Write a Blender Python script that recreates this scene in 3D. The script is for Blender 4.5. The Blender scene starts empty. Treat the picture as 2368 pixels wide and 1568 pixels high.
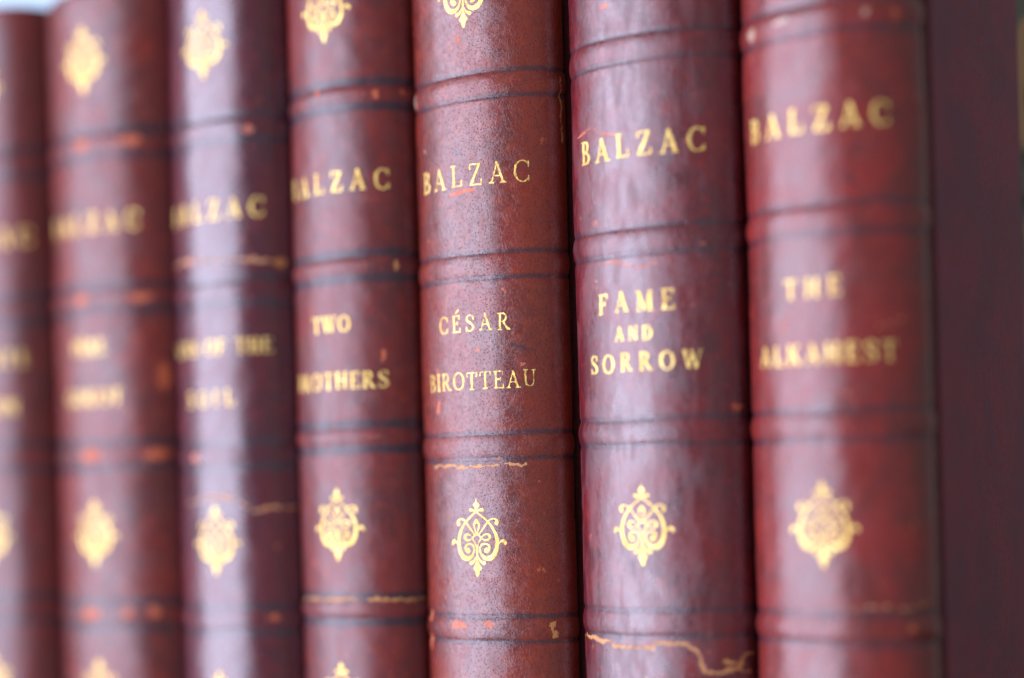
import bpy, math, random
import numpy as np
from mathutils import Vector, Matrix

C = bpy.context.scene.collection
MM = 0.001

# ------------------------------------------------------------------ camera
A = math.atan(4000 / 6485)
RHO = math.atan(0.0268)
cam_d = bpy.data.cameras.new('camera')
cam = bpy.data.objects.new('camera', cam_d)
C.objects.link(cam)
fwd = Vector((-math.sin(A), math.cos(A), 0))
r0 = Vector((math.cos(A), math.sin(A), 0))
zup = Vector((0, 0, 1))
right = math.cos(RHO) * r0 - math.sin(RHO) * zup
up = math.sin(RHO) * r0 + math.cos(RHO) * zup
R3 = Matrix((right, up, -fwd)).transposed()
cam.matrix_world = Matrix.Translation(Vector((0.165, -0.25586, 0.097))) @ R3.to_4x4()
cam_d.sensor_width = 36
cam_d.lens = 36 * 4000 / 2367
cam_d.shift_y = 336 / 2367
cam_d.clip_start = 0.01
cam_d.clip_end = 50
cam_d.dof.use_dof = True
cam_d.dof.focus_distance = 0.3005
cam_d.dof.aperture_fstop = 3.2
cam_d.dof.aperture_blades = 0
bpy.context.scene.camera = cam

# ------------------------------------------------------------------ light
world = bpy.data.worlds.new('World')
bpy.context.scene.world = world
world.use_nodes = True
bg = world.node_tree.nodes['Background']
bg.inputs[0].default_value = (0.92, 0.86, 0.90, 1)
bg.inputs[1].default_value = 0.37


def area(name, loc, target, sx, sy, watts, col):
    d = bpy.data.lights.new(name, 'AREA')
    d.shape = 'RECTANGLE'
    d.size, d.size_y = sx, sy
    d.energy = watts
    d.color = col
    o = bpy.data.objects.new(name, d)
    o.location = loc
    o.rotation_euler = (Vector(target) - Vector(loc)).to_track_quat('-Z', 'Y').to_euler()
    C.objects.link(o)
    return o


# the window of the room, in front of the shelf and to its left
area('window_light', (-0.92, -1.27, 0.10), (0, 0, 0.12), 1.75, 2.1, 96, (0.77, 0.76, 1.0))

sc = bpy.context.scene
sc.view_settings.view_transform = 'Standard'
sc.view_settings.look = 'None'
sc.view_settings.gamma = 1
sc.view_settings.use_curve_mapping = False
sc.view_settings.exposure = 0.0
sc.render.engine = 'CYCLES'
sc.cycles.use_denoising = True
sc.cycles.max_bounces = 6


# ------------------------------------------------------------------ helpers
def mesh_obj(name, verts, faces, mat, parent=None, smooth=True, uv=None, attr=None):
    me = bpy.data.meshes.new(name)
    me.from_pydata([tuple(v) for v in verts], [], [tuple(f) for f in faces])
    me.update()
    if smooth:
        me.polygons.foreach_set('use_smooth', [True] * len(me.polygons))
    if uv is not None:
        uvl = me.uv_layers.new(name='UVMap')
        li = np.zeros(len(me.loops), dtype=np.int32)
        me.loops.foreach_get('vertex_index', li)
        uvl.data.foreach_set('uv', np.asarray(uv, dtype=np.float32)[li].ravel())
    if attr is not None:
        at = me.color_attributes.new('marks', 'FLOAT_COLOR', 'POINT')
        at.data.foreach_set('color', np.asarray(attr, dtype=np.float32).ravel())
    o = bpy.data.objects.new(name, me)
    me.materials.append(mat)
    C.objects.link(o)
    if parent is not None:
        o.parent = parent
    return o


def box(name, x0, x1, y0, y1, z0, z1, mat, parent=None, bevel=0.0):
    """box in mm, edges rounded by real bevel geometry"""
    import bmesh
    bm = bmesh.new()
    vs = [bm.verts.new((x * MM, y * MM, z * MM)) for z in (z0, z1) for y in (y0, y1) for x in (x0, x1)]
    for f in ((0, 2, 3, 1), (4, 5, 7, 6), (0, 1, 5, 4), (2, 6, 7, 3), (0, 4, 6, 2), (1, 3, 7, 5)):
        bm.faces.new([vs[i] for i in f])
    if bevel > 0:
        bmesh.ops.bevel(bm, geom=list(bm.edges), offset=bevel * MM, segments=3, profile=0.6, affect='EDGES')
    me = bpy.data.meshes.new(name)
    bm.to_mesh(me)
    bm.free()
    me.materials.append(mat)
    if bevel > 0:
        me.polygons.foreach_set('use_smooth', [True] * len(me.polygons))
    o = bpy.data.objects.new(name, me)
    C.objects.link(o)
    if parent is not None:
        o.parent = parent
    return o


# ------------------------------------------------------------------ node helper
class NT:
    def __init__(self, name):
        self.m = bpy.data.materials.new(name)
        self.m.use_nodes = True
        self.t = self.m.node_tree
        self.b = self.t.nodes['Principled BSDF']

    def n(self, typ, **kw):
        x = self.t.nodes.new(typ)
        for k, v in kw.items():
            if k.startswith('_'):
                setattr(x, k[1:], v)
        return x

    def l(self, a, b):
        self.t.links.new(a, b)

    def math(self, op, a, b=None, c=None, clamp=False):
        x = self.n('ShaderNodeMath', _operation=op, _use_clamp=clamp)
        for i, v in enumerate((a, b, c)):
            if v is None:
                continue
            if isinstance(v, (int, float)):
                x.inputs[i].default_value = v
            else:
                self.l(v, x.inputs[i])
        return x.outputs[0]

    def mix(self, fac, a, b):
        x = self.n('ShaderNodeMix', _data_type='RGBA')
        for s, v in ((x.inputs['Factor'], fac), (x.inputs['A'], a), (x.inputs['B'], b)):
            if isinstance(v, (int, float)):
                s.default_value = v
            elif isinstance(v, tuple):
                s.default_value = (*v, 1)
            else:
                self.l(v, s)
        # colour sockets are the last A / B of the Mix node
        return x.outputs['Result']

    def noise(self, vec, scale, detail=4, rough=0.5, dist=0.0):
        x = self.n('ShaderNodeTexNoise')
        x.inputs['Scale'].default_value = scale
        x.inputs['Detail'].default_value = detail
        x.inputs['Roughness'].default_value = rough
        x.inputs['Distortion'].default_value = dist
        self.l(vec, x.inputs['Vector'])
        return x.outputs['Fac']

    def ramp(self, v, lo, hi, a=0.0, b=1.0, smooth=True):
        x = self.n('ShaderNodeMapRange', _interpolation_type='SMOOTHSTEP' if smooth else 'LINEAR')
        self.l(v, x.inputs['Value'])
        x.inputs['From Min'].default_value = lo
        x.inputs['From Max'].default_value = hi
        x.inputs['To Min'].default_value = a
        x.inputs['To Max'].default_value = b
        return x.outputs['Result']


def mixc(nt, fac, a, b):
    x = nt.n('ShaderNodeMix', _data_type='RGBA')
    fi = [s for s in x.inputs if s.name == 'Factor' and s.type == 'VALUE'][0]
    ai = [s for s in x.inputs if s.name == 'A' and s.type == 'RGBA'][0]
    bi = [s for s in x.inputs if s.name == 'B' and s.type == 'RGBA'][0]
    for s, v in ((fi, fac), (ai, a), (bi, b)):
        if isinstance(v, (int, float)):
            s.default_value = v
        elif isinstance(v, tuple):
            s.default_value = (*v, 1)
        else:
            nt.l(v, s)
    return [s for s in x.outputs if s.type == 'RGBA'][0]


def leather(name, seed, dark, mid, red, pore=0.5, rough=0.30, streak=0.5, redness=0.5, linecol=(0.024, 0.017, 0.026), spec=0.55, fold_h=0.07, rust=0.0):
    """grained bookbinding calf; UV is in millimetres of leather surface"""
    nt = NT(name)
    uvn = nt.n('ShaderNodeUVMap')
    mp = nt.n('ShaderNodeMapping')
    mp.inputs['Location'].default_value = (seed * 37.3, seed * 91.7, seed * 3.1)
    nt.l(uvn.outputs[0], mp.inputs['Vector'])
    v = mp.outputs[0]
    st = nt.n('ShaderNodeMapping')
    st.inputs['Scale'].default_value = (1.0, 0.28, 1)
    nt.l(v, st.inputs['Vector'])
    at = nt.n('ShaderNodeVertexColor')
    at.layer_name = 'marks'
    sep = nt.n('ShaderNodeSeparateColor')
    nt.l(at.outputs['Color'], sep.inputs[0])
    wear, tan, line = sep.outputs[0], sep.outputs[1], sep.outputs[2]
    pale = at.outputs['Alpha']
    # mottled dye
    n1 = nt.noise(v, 0.09, 5, 0.6, 0.6)
    n2 = nt.noise(v, 0.45, 5, 0.65, 0.4)
    n3 = nt.noise(st.outputs[0], 0.5, 3, 0.5, 0.3)
    n4 = nt.noise(v, 2.2, 3, 0.6)
    col = mixc(nt, nt.ramp(n1, 0.36, 0.66), dark, mid)
    col = mixc(nt, nt.math('MULTIPLY', nt.ramp(n2, 0.46, 0.74), redness), col, red)
    col = mixc(nt, nt.ramp(n4, 0.50, 0.85, 0, 0.25), col, red)
    # pores
    vo = nt.n('ShaderNodeTexVoronoi', _feature='F1')
    vo.inputs['Scale'].default_value = 2.3
    vo.inputs['Randomness'].default_value = 0.85
    nt.l(v, vo.inputs['Vector'])
    pm = nt.ramp(vo.outputs['Distance'], 0.12, 0.34, 1.0, 0.0)
    pr = nt.math('MULTIPLY', pm, nt.ramp(n2, 0.3, 0.62, 0.8, 1.0))
    col = mixc(nt, nt.math('MULTIPLY', pr, pore * 0.85), col, (0.018, 0.008, 0.010))
    if rust:
        sx = nt.n('ShaderNodeSeparateXYZ')
        nt.l(uvn.outputs[0], sx.inputs[0])
        rm = nt.ramp(nt.math('ADD', sx.outputs[0], nt.math('MULTIPLY', n2, 9.0)), 10.0, 17.0)
        col = mixc(nt, nt.math('MULTIPLY', rm, nt.ramp(n2, 0.25, 0.6, rust * 0.5, rust)), col, (0.20, 0.024, 0.008))
    # tooled lines, dark marks and a painted crack shadow, broken a little by wear
    lm = nt.math('MULTIPLY', line, nt.ramp(nt.noise(v, 0.8, 4, 0.6), 0.28, 0.5, 0.62, 1.0))
    col = mixc(nt, lm, col, linecol)
    # scuffs
    fine = nt.noise(v, 1.6, 5, 0.7)
    wm = nt.ramp(nt.math('ADD', wear, nt.math('MULTIPLY', nt.math('SUBTRACT', fine, 0.5), 1.6)), 0.40, 0.72)
    wm = nt.math('MULTIPLY', wm, nt.ramp(wear, 0.03, 0.2))
    col = mixc(nt, nt.math('MULTIPLY', wm, 0.8), col, (0.50, 0.11, 0.03))
    tm = nt.ramp(nt.math('ADD', tan, nt.math('MULTIPLY', nt.math('SUBTRACT', fine, 0.5), 1.7)), 0.42, 0.66)
    tm = nt.math('MULTIPLY', tm, nt.ramp(tan, 0.03, 0.2))
    col = mixc(nt, nt.math('MULTIPLY', tm, 0.9), col, (0.50, 0.22, 0.05))
    col = mixc(nt, nt.ramp(pale, 0.3, 0.7, 0, 0.5), col, (0.50, 0.42, 0.30))
    nt.l(col, nt.b.inputs['Base Color'])
    # gloss
    rg = nt.ramp(n3, 0.35, 0.68, rough - 0.06 * streak, rough + 0.34 * streak)
    rg = nt.math('ADD', rg, nt.math('MULTIPLY', nt.math('ADD', wm, tm), 0.25), clamp=True)
    nt.l(rg, nt.b.inputs['Roughness'])
    sp = nt.ramp(n1, 0.3, 0.7, spec * 1.15, spec * 0.85)
    sp = nt.math('MULTIPLY', sp, nt.math('SUBTRACT', 1.0, nt.math('MULTIPLY', pr, min(0.9, pore))))
    nt.l(sp, nt.b.inputs['Specular IOR Level'])
    # relief
    fold = nt.noise(v, 0.9, 6, 0.68, 0.8)
    h = nt.math('MULTIPLY', pr, -0.025 * pore)
    h = nt.math('ADD', h, nt.math('MULTIPLY', fold, fold_h))
    h = nt.math('ADD', h, nt.math('MULTIPLY', nt.noise(v, 3.5, 3, 0.6), 0.035 if pore < 0.6 else 0.015))
    h = nt.math('ADD', h, nt.math('MULTIPLY', nt.math('ADD', tm, nt.math('MULTIPLY', wm, 0.4)), -0.08))
    if pore > 0.6:
        vc = nt.n('ShaderNodeTexVoronoi', _feature='SMOOTH_F1')
        vc.inputs['Scale'].default_value = 1.35
        nt.l(v, vc.inputs['Vector'])
        h = nt.math('ADD', h, nt.math('MULTIPLY', vc.outputs['Distance'], -0.035))
        wr = nt.noise(v, 0.7, 5, 0.6, 1.2)
        wr = nt.math('ABSOLUTE', nt.math('SUBTRACT', wr, 0.5))
        h = nt.math('ADD', h, nt.math('MULTIPLY', nt.ramp(wr, 0.0, 0.06, -0.02, 0.0), 1.0))
    bp = nt.n('ShaderNodeBump')
    bp.inputs['Strength'].default_value = 0.55 if pore > 0.6 else 0.55 + 0.4 * pore
    bp.inputs['Distance'].default_value = MM
    nt.l(h, bp.inputs['Height'])
    nt.l(bp.outputs[0], nt.b.inputs['Normal'])
    return nt.m


def gold_mat():
    nt = NT('gold_leaf')
    g = nt.n('ShaderNodeNewGeometry')
    n1 = nt.noise(g.outputs['Position'], 900, 4, 0.6)
    n2 = nt.noise(g.outputs['Position'], 260, 3, 0.5)
    col = mixc(nt, nt.ramp(n2, 0.3, 0.7), (0.82, 0.64, 0.20), (0.68, 0.48, 0.13))
    col = mixc(nt, nt.ramp(n1, 0.58, 0.76, 0, 0.85), col, (0.20, 0.06, 0.025))
    nt.l(col, nt.b.inputs['Base Color'])
    nt.l(nt.ramp(n1, 0.62, 0.8, 0.85, 0.3), nt.b.inputs['Metallic'])
    nt.l(nt.ramp(n2, 0.3, 0.7, 0.5, 0.62), nt.b.inputs['Roughness'])
    bp = nt.n('ShaderNodeBump')
    bp.inputs['Strength'].default_value = 0.9
    bp.inputs['Distance'].default_value = 0.0004
    nt.l(n1, bp.inputs['Height'])
    nt.l(bp.outputs[0], nt.b.inputs['Normal'])
    return nt.m


def cloth_mat():
    """faded plum leather of the board sides, matt"""
    nt = NT('plum_leather')
    g = nt.n('ShaderNodeNewGeometry')
    p = g.outputs['Position']
    n1 = nt.noise(p, 60, 5, 0.6, 0.5)
    n2 = nt.noise(p, 1500, 3, 0.6)
    n3 = nt.noise(p, 500, 3, 0.6)
    col = mixc(nt, nt.ramp(n1, 0.35, 0.65), (0.215, 0.080, 0.108), (0.150, 0.083, 0.112))
    col = mixc(nt, nt.ramp(n2, 0.42, 0.72, 0, 0.75), col, (0.22, 0.045, 0.05))
    nt.l(col, nt.b.inputs['Base Color'])
    nt.b.inputs['Roughness'].default_value = 0.75
    nt.b.inputs['Specular IOR Level'].default_value = 0.08
    bp = nt.n('ShaderNodeBump')
    bp.inputs['Strength'].default_value = 0.6
    bp.inputs['Distance'].default_value = 0.0002
    nt.l(n3, bp.inputs['Height'])
    nt.l(bp.outputs[0], nt.b.inputs['Normal'])
    return nt.m


def marble_mat():
    nt = NT('marbled_paper')
    g = nt.n('ShaderNodeNewGeometry')
    p = g.outputs['Position']
    n1 = nt.noise(p, 90, 3, 0.5, 1.2)
    vo = nt.n('ShaderNodeTexVoronoi', _feature='SMOOTH_F1')
    vo.inputs['Scale'].default_value = 75
    nt.l(p, vo.inputs['Vector'])
    col = mixc(nt, nt.ramp(n1, 0.4, 0.55), (0.04, 0.06, 0.05), (0.13, 0.15, 0.12))
    col = mixc(nt, nt.ramp(vo.outputs['Distance'], 0.32, 0.46, 1, 0), col, (0.40, 0.26, 0.14))
    nt.l(col, nt.b.inputs['Base Color'])
    nt.b.inputs['Roughness'].default_value = 0.8
    nt.b.inputs['Specular IOR Level'].default_value = 0.1
    return nt.m


def plain(name, col, col2, scale, rough, stretch=None, bump=0.2):
    nt = NT(name)
    g = nt.n('ShaderNodeNewGeometry')
    p = g.outputs['Position']
    if stretch:
        mp = nt.n('ShaderNodeMapping')
        mp.inputs['Scale'].default_value = stretch
        nt.l(p, mp.inputs['Vector'])
        p = mp.outputs[0]
    n1 = nt.noise(p, scale, 5, 0.6, 0.3)
    nt.l(mixc(nt, nt.ramp(n1, 0.3, 0.7), col, col2), nt.b.inputs['Base Color'])
    nt.b.inputs['Roughness'].default_value = rough
    bp = nt.n('ShaderNodeBump')
    bp.inputs['Strength'].default_value = bump
    bp.inputs['Distance'].default_value = 0.0005
    nt.l(n1, bp.inputs['Height'])
    nt.l(bp.outputs[0], nt.b.inputs['Normal'])
    return nt.m


GOLD = gold_mat()
PLUM = cloth_mat()
MARB = marble_mat()
PAPER = plain('page_edges', (0.62, 0.52, 0.36), (0.45, 0.36, 0.23), 900, 0.8, (1, 0.02, 0.02))
WOOD = plain('shelf_wood', (0.10, 0.05, 0.025), (0.17, 0.09, 0.045), 30, 0.4, (0.06, 1, 1))
WALL = plain('wall_paint', (0.50, 0.68, 0.76), (0.48, 0.66, 0.75), 5, 0.8, None, 0.02)

# ------------------------------------------------------------------ setting
o = box('shelf', -500, 330, -30, 190, -22, 0, WOOD, bevel=1.0)
o['kind'] = 'structure'
o = box('wall', -3600, -420, 700, 760, -900, 1900, WALL)
o['kind'] = 'structure'

# ------------------------------------------------------------------ gilt designs as distance fields
def d_line(X, Y, x0, y0, x1, y1, w):
    L = math.hypot(x1 - x0, y1 - y0)
    ux, uy = (x1 - x0) / L, (y1 - y0) / L
    a = (X - x0) * ux + (Y - y0) * uy
    b = -(X - x0) * uy + (Y - y0) * ux
    return np.maximum(np.abs(b) - w / 2, np.maximum(-a, a - L))


def d_poly(X, Y, pts):
    """capsule chain, pts = (x, y, radius)"""
    d = np.full(X.shape, 9.0)
    for (x0, y0, a), (x1, y1, b) in zip(pts[:-1], pts[1:]):
        L2 = (x1 - x0) ** 2 + (y1 - y0) ** 2 + 1e-12
        h = np.clip(((X - x0) * (x1 - x0) + (Y - y0) * (y1 - y0)) / L2, 0, 1)
        q = np.hypot(X - x0 - h * (x1 - x0), Y - y0 - h * (y1 - y0)) - (a + h * (b - a))
        d = np.minimum(d, q)
    return d


def smooth_pts(pts, n=6):
    out = []
    P = [pts[0]] + list(pts) + [pts[-1]]
    for i in range(1, len(P) - 2):
        p0, p1, p2, p3 = (np.array(P[i + k], float) for k in (-1, 0, 1, 2))
        for k in range(n):
            t = k / n
            out.append(tuple(0.5 * ((2 * p1) + (p2 - p0) * t + (2 * p0 - 5 * p1 + 4 * p2 - p3) * t * t + (3 * p1 - p0 - 3 * p2 + p3) * t ** 3)))
    out.append(tuple(pts[-1]))
    return out


def d_face(X, Y, pts):
    """signed distance-like field of a simple polygon"""
    n = len(pts)
    d = np.full(X.shape, 9.0)
    ins = np.zeros(X.shape, bool)
    for i in range(n):
        x0, y0 = pts[i]
        x1, y1 = pts[(i + 1) % n]
        L2 = (x1 - x0) ** 2 + (y1 - y0) ** 2 + 1e-12
        h = np.clip(((X - x0) * (x1 - x0) + (Y - y0) * (y1 - y0)) / L2, 0, 1)
        d = np.minimum(d, np.hypot(X - x0 - h * (x1 - x0), Y - y0 - h * (y1 - y0)))
        c = ((y0 > Y) != (y1 > Y)) & (X < (x1 - x0) * (Y - y0) / (y1 - y0 + 1e-12) + x0)
        ins ^= c
    return np.where(ins, -d, d)


def glyph(ch, T, t, X, Y):
    """serif capitals, height 1; returns field and advance width"""
    sf = 0.055
    F = []
    ln = lambda *a: F.append(d_line(X, Y, *a))
    def ser(x, top, hl, hr=None):
        hr = hl if hr is None else hr
        y = 1 - sf / 2 if top else sf / 2
        ln(x - hl, y, x + hr, y, sf)
        s = -1 if top else 1
        F.append(d_face(X, Y, [(x - hl * .75, y), (x, y + s * .11), (x + hr * .75, y)]))
    def arc(cx, cy, rx, ry, a0, a1, thick, thin, n=22, pw=1.4):
        P = []
        for k in range(n + 1):
            a = math.radians(a0 + (a1 - a0) * k / n)
            w = thin + (thick - thin) * abs(math.cos(a)) ** pw
            P.append((cx + (rx - w / 2) * math.cos(a), cy + (ry - thin / 2) * math.sin(a), w / 2))
        F.append(d_poly(X, Y, P))
    def stem(x, both=True, h=0.14):
        ln(x, 0.02, x, 0.98, T)
        if both:
            ser(x, False, h)
            ser(x, True, h)
    w = 0.7
    if ch == 'A':
        ln(.40, .97, .12, .03, t); ln(.37, 1.0, .67, .03, T); ln(.2, .34, .58, .34, t)
        ser(.12, False, .12); ser(.67, False, .15); w = .82
    elif ch == 'B':
        stem(.17); arc(.30, .755, .24, .245, 90, -90, T, t); arc(.30, .265, .31, .265, 90, -90, T, t)
        for y in (1 - t / 2, .52, t / 2): ln(.17, y, .32, y, t)
        w = .64
    elif ch in 'CG':
        arc(.44, .5, .40, .51, 48, 312, T, t)
        ln(.72, .68, .72, .99, t * 1.1)
        if ch == 'C': ln(.72, .04, .72, .30, t * 1.1); w = .78
        else: ln(.70, .04, .70, .44, T); ln(.58, .44, .84, .44, sf); w = .86
    elif ch == 'D':
        stem(.17); arc(.30, .5, .46, .5, 90, -90, T, t)
        for y in (1 - t / 2, t / 2): ln(.17, y, .32, y, t)
        w = .80
    elif ch in 'EÉÈF':
        stem(.17); ln(.17, 1 - t / 2, .58, 1 - t / 2, t); ln(.17, .52, .44, .52, t)
        ln(.58, .76, .58, 1, t); ln(.44, .40, .44, .64, t * .9)
        if ch != 'F': ln(.17, t / 2, .62, t / 2, t); ln(.62, 0, .62, .26, t)
        if ch == 'É': F.append(d_poly(X, Y, [(.30, 1.12, .025), (.50, 1.30, .055)]))
        if ch == 'È': F.append(d_poly(X, Y, [(.42, 1.12, .025), (.22, 1.30, .055)]))
        w = .68
    elif ch == 'H':
        stem(.17); stem(.66); ln(.17, .52, .66, .52, t); w = .84
    elif ch == 'I':
        stem(.17); w = .35
    elif ch == 'K':
        stem(.17); ln(.24, .40, .60, .97, t); ln(.34, .58, .68, .03, T); ser(.62, True, .12); ser(.68, False, .13); w = .82
    elif ch == 'L':
        stem(.17); ln(.17, t / 2, .62, t / 2, t); ln(.62, 0, .62, .30, t); w = .68
    elif ch == 'M':
        ln(.14, .03, .17, .97, t); ln(.16, 1, .46, .03, T); ln(.46, .03, .76, .97, t); ln(.76, .02, .78, .98, T)
        ser(.14, False, .11); ser(.78, False, .14); ser(.15, True, .12, .03); ser(.79, True, .04, .12); w = .95
    elif ch == 'N':
        ln(.16, .03, .16, .97, t); ln(.17, 1, .64, .03, T); ln(.66, 0, .66, .97, t)
        ser(.16, False, .12); ser(.16, True, .13, .04); ser(.66, True, .12); w = .82
    elif ch == 'O':
        arc(.44, .5, .41, .51, 0, 360, T, t, 40); w = .88
    elif ch in 'PR':
        stem(.17); arc(.32, .745, .28, .255, 90, -90, T, t)
        for y in (1 - t / 2, .50): ln(.17, y, .34, y, t)
        w = .64
        if ch == 'R':
            ln(.36, .50, .64, .04, T); ser(.69, False, .12); w = .80
    elif ch == 'S':
        P = [(.56, .76, .5 * t), (.52, .90, .55 * t), (.35, .965, .5 * t), (.19, .91, .7 * t), (.13, .76, .45 * T), (.22, .61, .5 * T),
             (.40, .48, .52 * T), (.55, .34, .5 * T), (.57, .20, .45 * T), (.48, .08, .7 * t), (.33, .035, .5 * t), (.17, .09, .55 * t), (.11, .24, .5 * t)]
        F.append(d_poly(X, Y, smooth_pts(P, 4)))
        ln(.57, .70, .57, .99, t); ln(.10, .01, .10, .30, t); w = .66
    elif ch == 'T':
        ln(.38, .02, .38, .98, T); ser(.38, False, .15); ln(.05, 1 - t / 2, .71, 1 - t / 2, t)
        ln(.06, .76, .06, 1, t); ln(.70, .76, .70, 1, t); w = .76
    elif ch == 'U':
        P = [(.17, .97, T / 2), (.17, .35, T / 2), (.22, .14, T * .42), (.40, .035, t * .55), (.56, .10, t * .5), (.64, .30, t * .5), (.64, .97, t * .5)]
        F.append(d_poly(X, Y, P)); ser(.17, True, .14); ser(.64, True, .12); w = .80
    elif ch == 'W':
        ln(.12, 1, .36, .02, T); ln(.36, .02, .56, .92, t); ln(.52, 1, .76, .02, T); ln(.76, .02, .98, .97, t)
        ser(.13, True, .13); ser(.98, True, .12); ser(.54, True, .09); w = 1.12
    elif ch == 'Z':
        ln(.58, .97, .13, .03, T); ln(.08, 1 - t / 2, .62, 1 - t / 2, t); ln(.08, t / 2, .66, t / 2, t)
        ln(.085, .74, .085, 1, t); ln(.66, 0, .66, .28, t); w = .74
    d = F[0]
    for q in F[1:]:
        d = np.minimum(d, q)
    return d, w


def iso_mesh(D, xs, ys):
    """triangles of the region D < 0 on a grid, one sheet with no overlaps"""
    nx, ny = D.shape
    V, T, vid = [], [], {}
    def gv(i, j):
        k = (i, j)
        if k not in vid:
            vid[k] = len(V); V.append((xs[i], ys[j]))
        return vid[k]
    def ev(a, b):
        k = (a, b) if a < b else (b, a)
        if k not in vid:
            a, b = k
            da, db = D[a], D[b]
            t = min(max(da / (da - db), 0.02), 0.98)
            vid[k] = len(V)
            V.append((xs[a[0]] + t * (xs[b[0]] - xs[a[0]]), ys[a[1]] + t * (ys[b[1]] - ys[a[1]])))
        return vid[k]
    mn = np.minimum(np.minimum(D[:-1, :-1], D[1:, :-1]), np.minimum(D[:-1, 1:], D[1:, 1:]))
    mx = np.maximum(np.maximum(D[:-1, :-1], D[1:, :-1]), np.maximum(D[:-1, 1:], D[1:, 1:]))
    for i, j in zip(*np.where(mn < 0)):
        i, j = int(i), int(j)
        q = [(i, j), (i + 1, j), (i + 1, j + 1), (i, j + 1)]
        if mx[i, j] < 0:
            T.append(tuple(gv(*p) for p in q))
            continue
        for tri in ((q[0], q[1], q[2]), (q[0], q[2], q[3])):
            out = []
            for k in range(3):
                a, b = tri[k], tri[(k + 1) % 3]
                if D[a] < 0:
                    out.append(gv(*a))
                if (D[a] < 0) != (D[b] < 0):
                    out.append(ev(a, b))
            if len(out) >= 3:
                T.append(tuple(out))
    return np.array(V), T


def vnoise(X, Y, seed, sc):
    """cheap smooth noise from summed waves, about -1..1"""
    r = np.random.RandomState(seed)
    out = np.zeros(np.broadcast(X, Y).shape)
    for k in range(7):
        a = r.uniform(0, 6.283)
        f = sc * r.uniform(0.5, 1.8)
        out += np.sin((X * math.cos(a) + Y * math.sin(a)) * f + r.uniform(0, 6.283))
    return out / 3.2


def text_mesh(text, half, h, T, t, seed, cell, condense=1.0):
    """one gilt line: 2D mesh in mm, centred"""
    probe = np.zeros((1, 1))
    ws = [(0.42 if c == ' ' else glyph(c, T, t, probe, probe)[1]) * h * condense for c in text]
    gap = (2 * half - sum(ws)) / max(1, len(text) - 1)
    if gap < 0.06 * h:
        k = (2 * half - 0.06 * h * (len(text) - 1)) / sum(ws)
        condense *= k
        ws = [w * k for w in ws]
        gap = 0.06 * h
    xs = np.arange(-half - 0.4, half + 0.4, cell)
    ys = np.arange(-0.65 * h, 0.95 * h, cell)
    X, Y = np.meshgrid(xs, ys, indexing='ij')
    D = np.full(X.shape, 9.0)
    x = -half
    r = random.Random(seed)
    for c, w in zip(text, ws):
        if c != ' ':
            dy = r.uniform(-.03, .03) * h
            d, _ = glyph(c, T, t, (X - x) / (h * condense), (Y - dy) / h + 0.5)
            m = (X > x - 0.12 * h) & (X < x + w + 0.12 * h)
            D = np.where(m, np.minimum(D, d * h), D)
        x += w + gap
    D = D + 0.035 * vnoise(X, Y, seed, 5.0) + 0.02 * vnoise(X, Y, seed + 5, 14.0)
    return iso_mesh(D, xs, ys)


def ornament_mesh(cell, fat, seed):
    K = 82.3; KY = 93.8
    def p(x, y, r=None):
        q = ((x - 565) / K, (788 - y) / KY)
        return q if r is None else (*q, r / 88)
    xs = np.arange(-6.4, 6.41, cell)
    ys = np.arange(-7.6, 7.6, cell)
    X, Y = np.meshgrid(xs, ys, indexing='ij')
    AX = np.abs(X)
    ch = lambda pts, n=5: d_poly(AX, Y, smooth_pts([p(*q) for q in pts], n))
    F = [
        d_face(X, Y, [p(565, 135), p(571, 190), p(617, 255), p(566, 350), p(513, 255), p(559, 190)]),
        ch([(568, 362, 6), (610, 340, 14), (662, 336, 24)]),
        ch([(565, 362, 11), (650, 435, 12), (742, 525, 14), (812, 620, 18), (862, 725, 23), (886, 835, 26), (882, 945, 30), (852, 1050, 35),
            (800, 1118, 38), (735, 1140, 33), (668, 1112, 24), (628, 1050, 15), (612, 980, 12), (636, 918, 11), (688, 895, 11), (742, 910, 13), (768, 955, 14), (760, 1000, 14)]),
        d_poly(AX, Y, [p(722, 1003, 42), p(724, 1003, 42)]),
        ch([(905, 900, 7), (942, 862, 12), (985, 852, 27), (1008, 885, 20), (1012, 912, 8)]),
        ch([(752, 525, 11), (800, 492, 9), (860, 486, 10), (893, 520, 20), (886, 560, 28), (884, 575, 18)]),
        ch([(748, 532, 10), (675, 640, 11), (592, 752, 10)]),
        ch([(571, 738, 5), (597, 640, 9), (604, 570, 14), (565, 522, 30)]),
        ch([(632, 800, 6), (690, 748, 9), (742, 738, 14), (778, 785, 21), (742, 832, 14), (690, 832, 8), (632, 800, 6)]),
        ch([(575, 742, 8), (634, 798, 9), (600, 870, 8), (574, 950, 9), (566, 1060, 12)]),
        ch([(566, 1040, 12), (566, 1150, 16)]),
        ch([(580, 1110, 8), (618, 1180, 16), (672, 1212, 30)]),
        d_face(X, Y, [p(565, 1140), p(590, 1215), p(636, 1300), p(601, 1345), p(586, 1420), p(565, 1440), p(544, 1420), p(529, 1345), p(494, 1300), p(540, 1215)]),
    ]
    D = F[0]
    for q in F[1:]:
        D = np.minimum(D, q)
    D = D - fat + 0.03 * vnoise(X, Y, seed, 5.0)
    return iso_mesh(D, xs, ys)


# ------------------------------------------------------------------ book geometry
EDGE = [-138.0, -110.0, -75.73, -45.31, -16.31, 16.29, 48.92, 79.8]
BULGE = 10.0


class Book:
    pass


def band_profile(d, hw):
    """height of the raised band at distance d from its centre"""
    x = np.clip(np.abs(d) / hw, 0, 1)
    return np.cos(x * math.pi / 2) ** 1.3


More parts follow.
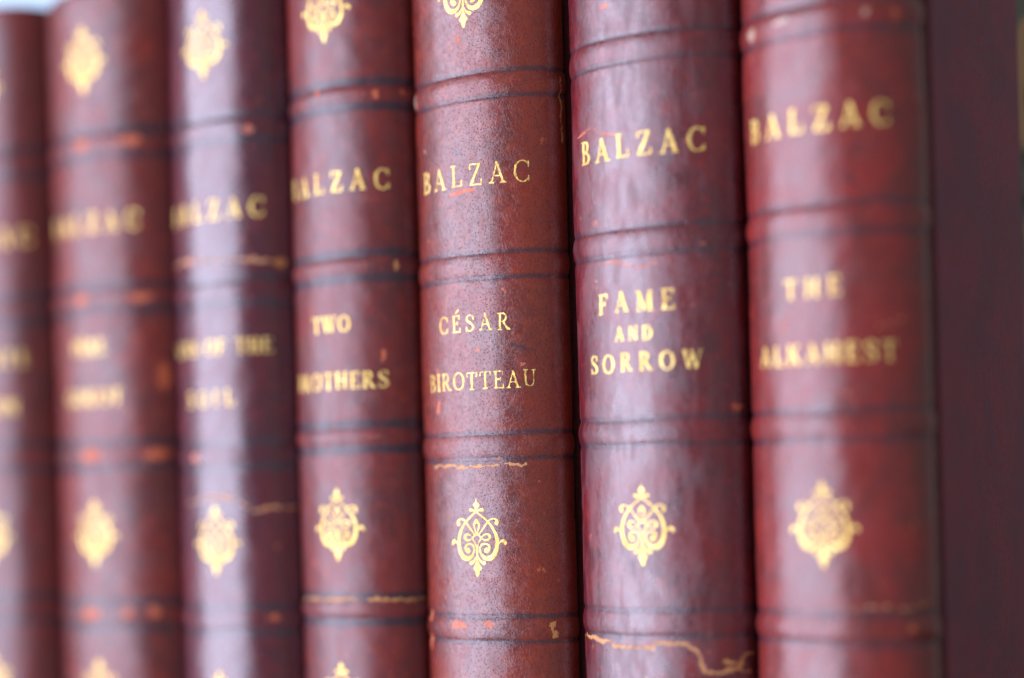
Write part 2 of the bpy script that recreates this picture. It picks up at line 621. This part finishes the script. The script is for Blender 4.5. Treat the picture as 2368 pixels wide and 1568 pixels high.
def seg_dist(S, Z, pts):
    d = np.full(S.shape, 99.0)
    for (x0, y0), (x1, y1) in zip(pts[:-1], pts[1:]):
        L2 = (x1 - x0) ** 2 + (y1 - y0) ** 2 + 1e-12
        h = np.clip(((S - x0) * (x1 - x0) + (Z - y0) * (y1 - y0)) / L2, 0, 1)
        d = np.minimum(d, np.hypot(S - x0 - h * (x1 - x0), Z - y0 - h * (y1 - y0)))
    return d


def jag(pts, seed, amp):
    r = random.Random(seed)
    out = [pts[0]]
    for (x0, y0), (x1, y1) in zip(pts[:-1], pts[1:]):
        L_ = math.hypot(x1 - x0, y1 - y0)
        n_ = max(1, int(L_ / 0.7))
        for k in range(1, n_ + 1):
            q = k / n_
            e_ = amp * r.uniform(-1, 1) if k < n_ else 0
            out.append((x0 + (x1 - x0) * q + e_ * .5 - e_ * (y1 - y0) / L_, y0 + (y1 - y0) * q + e_ * (x1 - x0) / L_))
    return out


def make_book(idx, label, H, bands, mat, texts, marks, bandw=1.9, bandh=0.30, linew=1.0, ds=0.35, dz=0.35,
              fat=0.0, ocell=0.10, olist=(0, 1, 2, 3), oz=0.0, T=.13, t=.06, linestr=1.0, rub=.35, gap=0.8):
    seed = idx * 13 + 7
    a = (EDGE[idx + 1] - gap - EDGE[idx]) / 2
    cx = (EDGE[idx + 1] - gap + EDGE[idx]) / 2
    root = bpy.data.objects.new('book', None)
    C.objects.link(root)
    root.location = (cx * MM, 0, 0)
    root.empty_display_size = 0.02
    root['label'] = label
    root['category'] = 'book'
    root['group'] = 'leather bound books in a row'
    b = BULGE
    tt = np.radians(np.linspace(-88, 88, 1201))
    px, py = a * np.sin(tt), b * (1 - np.cos(tt))
    ss = np.concatenate([[0], np.cumsum(np.hypot(np.diff(px), np.diff(py)))])
    ss -= ss[600]
    smax = ss[-1]

    def surf(S, Z, off=0.0):
        T_ = np.interp(S, ss, tt)
        X = a * np.sin(T_)
        Y = b * (1 - np.cos(T_))
        nx, ny = b * np.sin(T_), -a * np.cos(T_)
        L = np.hypot(nx, ny)
        D = np.zeros(np.broadcast(S, Z).shape) + off
        D = D + 0.10 * vnoise(S * 1.0, Z * 0.6, seed, 0.22) + 0.03 * vnoise(S, Z, seed + 1, 0.9)
        for bz in bands:
            zz = Z - bz - 0.12 * vnoise(S, Z * 0, seed + int(bz), 0.25)
            D = D + bandh * band_profile(zz, bandw)
            for sg in (-1, 1):
                D = D - 0.16 * np.exp(-((zz - sg * (bandw + linew * .35)) / (linew * 0.45)) ** 2)
        # the head and tail turn in slightly
        D = D - 0.5 * np.exp(-(H - Z) / 0.8) - 0.5 * np.exp(-Z / 0.8)
        X = X + nx / L * D
        Y = Y + ny / L * D
        return np.stack([X * MM + 0 * D, Y * MM + 0 * D, np.broadcast_to(Z, D.shape) * MM], -1)

    # grid: fine where the photograph looks, coarse below
    zvis = 55
    zs = np.concatenate([np.arange(0, zvis, 1.2), np.arange(zvis, H, dz), [H]])
    ns = int(2 * smax / ds) + 1
    sv = np.linspace(-smax, smax, ns)
    S, Z = np.meshgrid(sv, zs, indexing='ij')
    P = surf(S, Z)
    # marks
    wear = np.zeros(S.shape); tan = np.zeros(S.shape); line = np.zeros(S.shape); pale = np.zeros(S.shape)
    for bz in bands:
        zz = Z - bz - 0.12 * vnoise(S, Z * 0, seed + int(bz), 0.25)
        for sg in (-1, 1):
            q = np.abs(zz - sg * (bandw + linew * 0.35)) - 0.12 * vnoise(S, Z * 0, seed + 3 + sg, 1.1)
            line = np.maximum(line, linestr * np.clip((linew * 0.66 - q) / (linew * 0.55), 0, 1))
        # rubbed crest of the band
        crest = np.exp(-(zz / (bandw * 0.6)) ** 2)
        wear = np.maximum(wear, crest * rub * np.clip(0.30 + 0.28 * vnoise(S, Z * 0.5, seed + 9, 0.6), 0, 0.62))
    jx = 0.22 * vnoise(S, Z, seed + 21, 2.6) + 0.12 * vnoise(S, Z, seed + 23, 7.0)
    jz = 0.22 * vnoise(S, Z, seed + 22, 2.6) + 0.12 * vnoise(S, Z, seed + 24, 7.0)
    for mk in marks:
        kind, w, pts = mk[0], mk[1], mk[2]
        k = 0.35 + min(1.0, w)
        if len(pts) == 1:
            rz = mk[3] if len(mk) > 3 else w
            d = np.hypot((S + jx * k - pts[0][0]) / w, (Z + jz * k - pts[0][1]) / rz)
            m = np.clip(1.6 - d * 1.1, 0, 1)
        else:
            if kind == 'tan':
                pts = jag(pts, seed, 0.22 if w > .2 else .1)
            d = seg_dist(S + jx * k, Z + jz * k, pts)
            w = w * (1.0 + 0.45 * vnoise(S, Z, seed + 41, 1.3))
            m = np.clip(1.5 - d / w, 0, 1) * (mk[3] if len(mk) > 3 else 1)
        if kind == 'wear': wear = np.maximum(wear, m * .88)
        if kind == 'tan':
            tan = np.maximum(tan, m * .8)
        if kind == 'pale': pale = np.maximum(pale, m)
        if kind == 'dark': line = np.maximum(line, m * 0.8)  # dark strokes, among them the shadow painted below a crack
    # general edge rubbing
    n = vnoise(S, Z, seed + 31, 1.6) * vnoise(S, Z * .8, seed + 32, 0.5)
    wear = np.maximum(wear, np.clip(n * 0.75 - 0.62, 0, 0.45))
    col = np.stack([wear, tan, line, pale], -1).reshape(-1, 4)
    uv = np.stack([S, Z], -1).reshape(-1, 2)
    V = P.reshape(-1, 3)
    nz = len(zs)
    ii, jj = np.meshgrid(np.arange(ns - 1), np.arange(nz - 1), indexing='ij')
    ii, jj = ii.ravel(), jj.ravel()
    quads = np.stack([ii * nz + jj, (ii + 1) * nz + jj, (ii + 1) * nz + jj + 1, ii * nz + jj + 1], -1)
    zc = (zs[jj] + zs[jj + 1]) / 2
    owner = np.full(len(quads), -1)
    for k, bz in enumerate(bands):
        owner[np.abs(zc - bz) < bandw + 0.05] = k

    def sub(name, sel, parent, extra=None):
        q = quads[sel]
        u, inv = np.unique(q, return_inverse=True)
        v, f = V[u], inv.reshape(-1, 4)
        fl = [tuple(r) for r in f]
        cc, uu = col[u], uv[u]
        if extra:
            v, fl, cc, uu = extra(u, v, fl, cc, uu)
        return mesh_obj(name, v, fl, mat, parent, True, uu, cc)

    def hinge(u, v, fl, cc, uu):
        # the leather dips into the joint on both sides and closes the head
        base = {int(k): n for n, k in enumerate(u)}
        v = list(map(tuple, v)); cc = list(map(tuple, cc)); uu = list(map(tuple, uu))
        for side in (-1, 1):
            col0 = (0 if side < 0 else ns - 1) * nz
            prof = [(a + 0.0, b + 0.3), (a - 0.5, b + 0.9), (a - 1.1, b + 1.7), (a - 1.3, b + 2.6), (a - 1.0, b + 3.4), (a - 0.5, b + 4.2)]
            zl = [0, H * .25, H * .5, H * .75, H]
            st = len(v)
            for (x_, y_) in prof:
                for z_ in zl:
                    v.append((side * x_ * MM, y_ * MM, z_ * MM)); cc.append((0, 0, 0.15, 0)); uu.append((side * (smax + y_ - b), z_))
            for m_ in range(len(prof) - 1):
                for z_ in range(len(zl) - 1):
                    A_, B_, C_, D_ = st + m_ * 5 + z_, st + (m_ + 1) * 5 + z_, st + (m_ + 1) * 5 + z_ + 1, st + m_ * 5 + z_ + 1
                    fl.append((A_, B_, C_, D_) if side > 0 else (A_, D_, C_, B_))
        for zi, zz_ in ((nz - 1, H), (0, 0)):
            ring = [base[i * nz + zi] for i in range(0, ns) if (i * nz + zi) in base]
            c0 = len(v)
            v.append((0, (b + 3) * MM, (zz_) * MM)); cc.append((0.1, 0, 0.1, 0)); uu.append((0, zz_ + 3))
            for r_, s_ in zip(ring[:-1], ring[1:]):
                fl.append((r_, s_, c0) if zi else (s_, r_, c0))
        return np.array(v), fl, np.array(cc), np.array(uu)

    sub('spine', owner == -1, root, hinge)
    for k in range(len(bands)):
        sub('raised_band', owner == k, root)

    # boards, their leather sides, paper sides, page block
    for side in (-1, 1):
        x1 = side * (a - 0.45)
        x0 = side * (a - 2.9)
        bd = box('cover_board', min(x0, x1), max(x0, x1), b + 4, b + 122, 0, H, MARB, root, 0.5)
        xs0, xs1 = side * (a - 0.6), side * (a + 0.02)
        box('leather_side', min(xs0, xs1), max(xs0, xs1), b + 4.0, b + 54.5, -0.02, H + 0.05, PLUM, bd, 0.28)
    box('page_block', -(a - 3.0), a - 3.0, b + 2, b + 118, 3, H - 3.2, PAPER, root, 0.4)

    # gilt
    def gilt(name, V2, F2, sc_, zc_, par=root):
        P3 = surf(V2[:, 0] + sc_, V2[:, 1] + zc_, 0.035)
        return mesh_obj(name, P3, F2, GOLD, par, True)
    for (txt, half, sc_, zc_, h, TT, tth) in texts:
        V2, F2 = text_mesh(txt, half, h, TT, tth, seed + len(txt), ocell * 0.75)
        gilt('lettering', V2, F2, sc_, zc_)
    V2, F2 = ornament_mesh(ocell, fat, seed)
    cs = [bands[0] + 17.1, (bands[2] + bands[3]) / 2, (bands[3] + bands[4]) / 2 - 0.2, (bands[4]) / 2 + 1]
    for k in olist:
        gilt('ornament', V2, F2, 0.15 + (gap - 0.8) * 0.45, cs[k] + oz)
    return root


def bz(*v):
    v = [97 + q for q in v]
    return v + [v[-1] - 32.0]


L = {}
mA = leather('calf_maroon', 1, (0.072, 0.0134, 0.014), (0.124, 0.0168, 0.016), (0.226, 0.0291, 0.014), 0.25, 0.30, 0.35)
mB = leather('calf_brown_red', 2, (0.072, 0.0134, 0.013), (0.134, 0.0168, 0.014), (0.248, 0.0325, 0.013), 0.25, 0.28, 0.35, 0.7)
mC = leather('calf_glossy_wine', 3, (0.045, 0.0045, 0.014), (0.080, 0.0090, 0.016), (0.162, 0.0134, 0.014), 0.15, 0.17, 0.3, 0.4, spec=0.9)
mD = leather('calf_rust', 4, (0.079, 0.0134, 0.015), (0.134, 0.0168, 0.015), (0.226, 0.0269, 0.013), 0.35, 0.30, 0.3, 0.5, spec=.6)
mE = leather('goat_pored_red', 5, (0.092, 0.0134, 0.011), (0.162, 0.0190, 0.012), (0.280, 0.0459, 0.010), 1.0, 0.24, 0.25, 0.4, spec=0.78, fold_h=0.04, rust=0.5)
mF = leather('calf_crimson', 6, (0.060, 0.0078, 0.013), (0.113, 0.0101, 0.014), (0.194, 0.0146, 0.013), 0.30, 0.20, 0.8, 0.5, spec=.95, fold_h=0.15)
mG = leather('calf_worn_red', 7, (0.095, 0.0134, 0.012), (0.156, 0.0157, 0.014), (0.237, 0.0258, 0.014), 0.20, 0.23, 0.3, 0.5, spec=.65)

BZ = 55.2 + 97
make_book(0, 'blurred red book at the left end of the row, cut by the frame', 201.4,
          bz(71.0, 40.1, 8.6, -23.5), mA,
          [('BALZAC', 12.0, 0, 152.4, 3.8, .15, .07), ('MODESTE', 10.4, 0, 126.5, 3.0, .15, .07), ('MIGNON', 8.2, 0, 116.3, 3.0, .15, .07)],
          [('wear', 2.0, [(-7, 73)]), ('wear', 1.2, [(-6, 105)])], linew=1.9, fat=.02)
make_book(1, 'red leather book with bright orange rubbed spots on its raised bands', 200.2,
          bz(71.5, 40.1, 8.2, -24.4), mB,
          [('BALZAC', 12.3, 0, 152.6, 3.8, .15, .07), ('PÈRE', 4.6, -0.4, 127.2, 3.0, .16, .07), ('GORIOT', 7.7, 0, 117.0, 3.0, .16, .07)],
          [('wear', 1.9, [(-0.5, 168.6)], 1.3), ('wear', 3.5, [(10.5, 168.6)], .8), ('wear', 1.9, [(-1.7, 137.1)], 1.4), ('wear', 3.0, [(12.4, 136.8)], .8),
           ('wear', 3.0, [(-0.4, 105.2)], 1.4), ('wear', 3.0, [(14.5, 105.0)], 1.0), ('wear', 3.0, [(-1.6, 72.8)], 1.4), ('wear', 1.2, [(7.8, 73.2)]),
           ('wear', 1.2, [(13.3, 73.2)]), ('wear', 1.4, [(16.5, 120.9)], 3.0)], linew=1.9, fat=.02, oz=0.6, rub=.6)
make_book(2, 'narrow glossy wine red book with a pale lavender sheen, OF THE SOIL in its title', 201.3,
          bz(70.4, 38.8, 7.1, -24.9), mC,
          [('BALZAC', 12.2, 0, 151.8, 3.8, .15, .07), ('SONS OF THE', 13.2, 0, 125.2, 2.9, .16, .07), ('SOIL', 6.2, -0.8, 115.2, 3.0, .16, .07)],
          [('tan', 0.35, [(-13, 142.2), (-5.9, 142.5), (4.0, 141.8), (11.0, 141.6), (15.2, 141.1)], .85), ('tan', 1.5, [(15.1, 141.0)], 1.0),
           ('tan', 0.30, [(-7.7, 94.9), (0.5, 96.2), (4.9, 95.5), (8.9, 93.2), (13.1, 93.8), (17.4, 93.8)], .9),
           ('wear', 1.2, [(-5.2, 142.2)]), ('wear', 1.2, [(-4.8, 103.7)]), ('wear', 1.0, [(9.6, 166.7)], .7), ('wear', 1.4, [(12.1, 72.7)], 0.6)],
          linew=1.6, fat=.0, oz=-0.2)
make_book(3, 'red leather book titled TWO BROTHERS, grey tooled lines beside its raised bands', 200.2,
          bz(72.5, 41.0, 9.5, -22.4), mD,
          [('BALZAC', 12.0, .2, 153.8, 3.8, .15, .07), ('TWO', 4.5, -.4, 127.6, 3.0, .17, .08), ('BROTHERS', 10.9, .2, 117.0, 3.1, .16, .07)],
          [('tan', 0.35, [(-12, 76.4), (-7.2, 76.5), (1.6, 76.6), (10.0, 76.5), (17.3, 76.3)], .9), ('wear', .5, [(10.2, 121.5)], 1.3), ('wear', .5, [(-1.8, 170.7)], 1.0),
           ('wear', .6, [(10.0, 169.4)], .9), ('tan', .4, [(12.9, 137.9)], 1.2), ('wear', .4, [(15.0, 169.8)], .5)],
          linew=2.0, bandw=1.6, ds=.3, dz=.3, rub=.7)
make_book(4, 'sharply focused red book titled CÉSAR BIROTTEAU with pored leather', 201.5,
          bz(70.3, 38.6, 6.8, -25.3), mE,
          [('BALZAC', 11.5, .7, 151.6, 3.8, .105, .05), ('CÉSAR', 7.5, .6, 125.6, 3.0, .11, .05), ('BIROTTEAU', 11.3, 1.1, 115.4, 3.05, .11, .05)],
          [('dark', 0.2, [(-9.7, 100.85), (-1.7, 100.65), (10.3, 100.8)]), ('tan', 0.24, [(-9.7, 100.5), (-5.9, 100.6), (-1.7, 100.3), (1.9, 100.4), (5.2, 100.4), (8.4, 100.4), (10.3, 100.5)]),
           ('wear', 2.0, [(-3.4, 72.3)], 1.0), ('wear', 1.2, [(2.8, 72.5)], .7), ('tan', .7, [(14.2, 72.3)], .7), ('tan', .6, [(14.5, 70.6)], .9), ('tan', .35, [(13.9, 71.4)], .6),
           ('tan', 0.18, [(18.3, 168.2), (18.5, 163.4), (18.4, 160.4), (18.7, 156.7)]), ('pale', .6, [(-13.6, 167.0)], 1.2), ('pale', .35, [(-10.1, 157.2)]),
           ('wear', .9, [(-12.4, 73.5)]), ('wear', .8, [(-13.1, 69.0)], 1.5), ('wear', .4, [(-7.8, 117.5), (-7.2, 114.5)]), ('wear', .35, [(-7.6, 112.0), (-7.9, 110)]),
           ('wear', .3, [(-2.6, 174.1), (-1.9, 174.8)]), ('wear', .3, [(-0.9, 176.2), (-.4, 175.2)]),
           ('wear', .3, [(-3.2, 148.6), (2.0, 149.0)]), ('dark', .25, [(-2.4, 156.8), (-1.8, 156.0), (-0.9, 155.6)]), ('dark', .22, [(8.2, 121.4), (9.9, 121.0), (12.2, 120.2)]),
           ('wear', .5, [(1.6, 120.9)], .4)],
          linew=1.0, bandw=1.9, gap=2.1, ds=.22, dz=.2, ocell=.075, oz=0.1, linestr=.8)
make_book(5, 'crimson book titled FAME AND SORROW with a jagged tan crack low down', 201.2,
          bz(72.1, 40.1, 8.2, -23.7), mF,
          [('BALZAC', 12.0, .6, 152.9, 3.95, .145, .065), ('FAME', 7.3, -.4, 126.9, 3.4, .16, .075), ('AND', 3.6, -.6, 121.6, 2.4, .19, .09), ('SORROW', 10.8, .5, 116.8, 3.1, .16, .075)],
          [('dark', 0.14, [(-12, 70.15), (-8.8, 69.35), (-6.1, 68.85), (1.5, 68.75), (2.3, 69.7), (7.2, 69.65), (8.6, 68.6), (9.5, 66.3)]), ('tan', 0.33, [(-17.2, 70.6), (-12, 70.6), (-8.8, 69.8), (-7.1, 70.2), (-6.1, 69.3), (1.5, 69.2), (2.1, 70.2), (7.2, 70.1), (8.9, 68.9), (9.8, 66.5), (10.2, 65.3), (13.4, 65.3), (15.2, 65.6), (18, 65)]),  # dark stroke paints the shadow of the crack's thickness into the colour
           ('tan', 0.25, [(13.7, 67.1), (16.0, 66.5), (17.4, 68.1), (19.5, 68.1)]), ('tan', .5, [(16.5, 66.4)], .5),
           ('wear', 0.16, [(-12.8, 155.9), (-10.4, 156.4), (-8.3, 157.2), (-6.9, 155.8), (-3.4, 155.0), (-1.5, 154.3)]),
           ('wear', 0.16, [(-7.5, 133.9), (-4.0, 133.8), (-1.0, 133.0), (1.0, 132.4), (4.1, 133.0)]), ('wear', 1.0, [(-4.7, 176.7)], .6), ('wear', 1.3, [(16.8, 108.8)], .5),
           ('pale', .22, [(16.3, 129.0)]), ('pale', .2, [(-8.1, 130.9)]), ('pale', .18, [(-8.2, 129.8)])],
          linew=.9, bandw=1.9, bandh=.28, ds=.25, dz=.22, ocell=.085, oz=.5, fat=.0, linestr=.75)
make_book(6, 'red leather book titled THE ALKAHEST at the right end, its plum coloured side showing', 201.4,
          bz(71.8, 40.3, 8.0, -24.0), mG,
          [('BALZAC', 12.4, -.2, 152.9, 3.8, .16, .075), ('THE', 4.8, -.8, 126.6, 3.0, .16, .075), ('ALKAHEST', 11.9, .5, 116.2, 3.1, .16, .075)],
          [('pale', .9, [(-11.4, 168.3)], 1.0), ('pale', 1.6, [(-5.0, 168.9)], .5), ('pale', .4, [(8.8, 168.5)], .6), ('wear', .5, [(13.5, 168.6)]),
           ('dark', .35, [(4.2, 144.7), (7.7, 141.4)]), ('tan', .45, [(9.5, 119.8), (13.6, 121.2)], .55), ('tan', .4, [(3.7, 76.0), (8.3, 76.5), (13.0, 76.1), (17.0, 76.8)], .6),
           ('wear', .35, [(-9.1, 64.8), (-4.5, 67.8), (-0.6, 70.3), (3.6, 72.4)], .5), ('wear', .7, [(13.7, 73.2)]), ('wear', .3, [(-11.8, 109.2), (-4.8, 112.2), (-0.9, 113.4)], .5)],
          linew=1.2, bandw=1.9, fat=.0, oz=.6, linestr=.7)
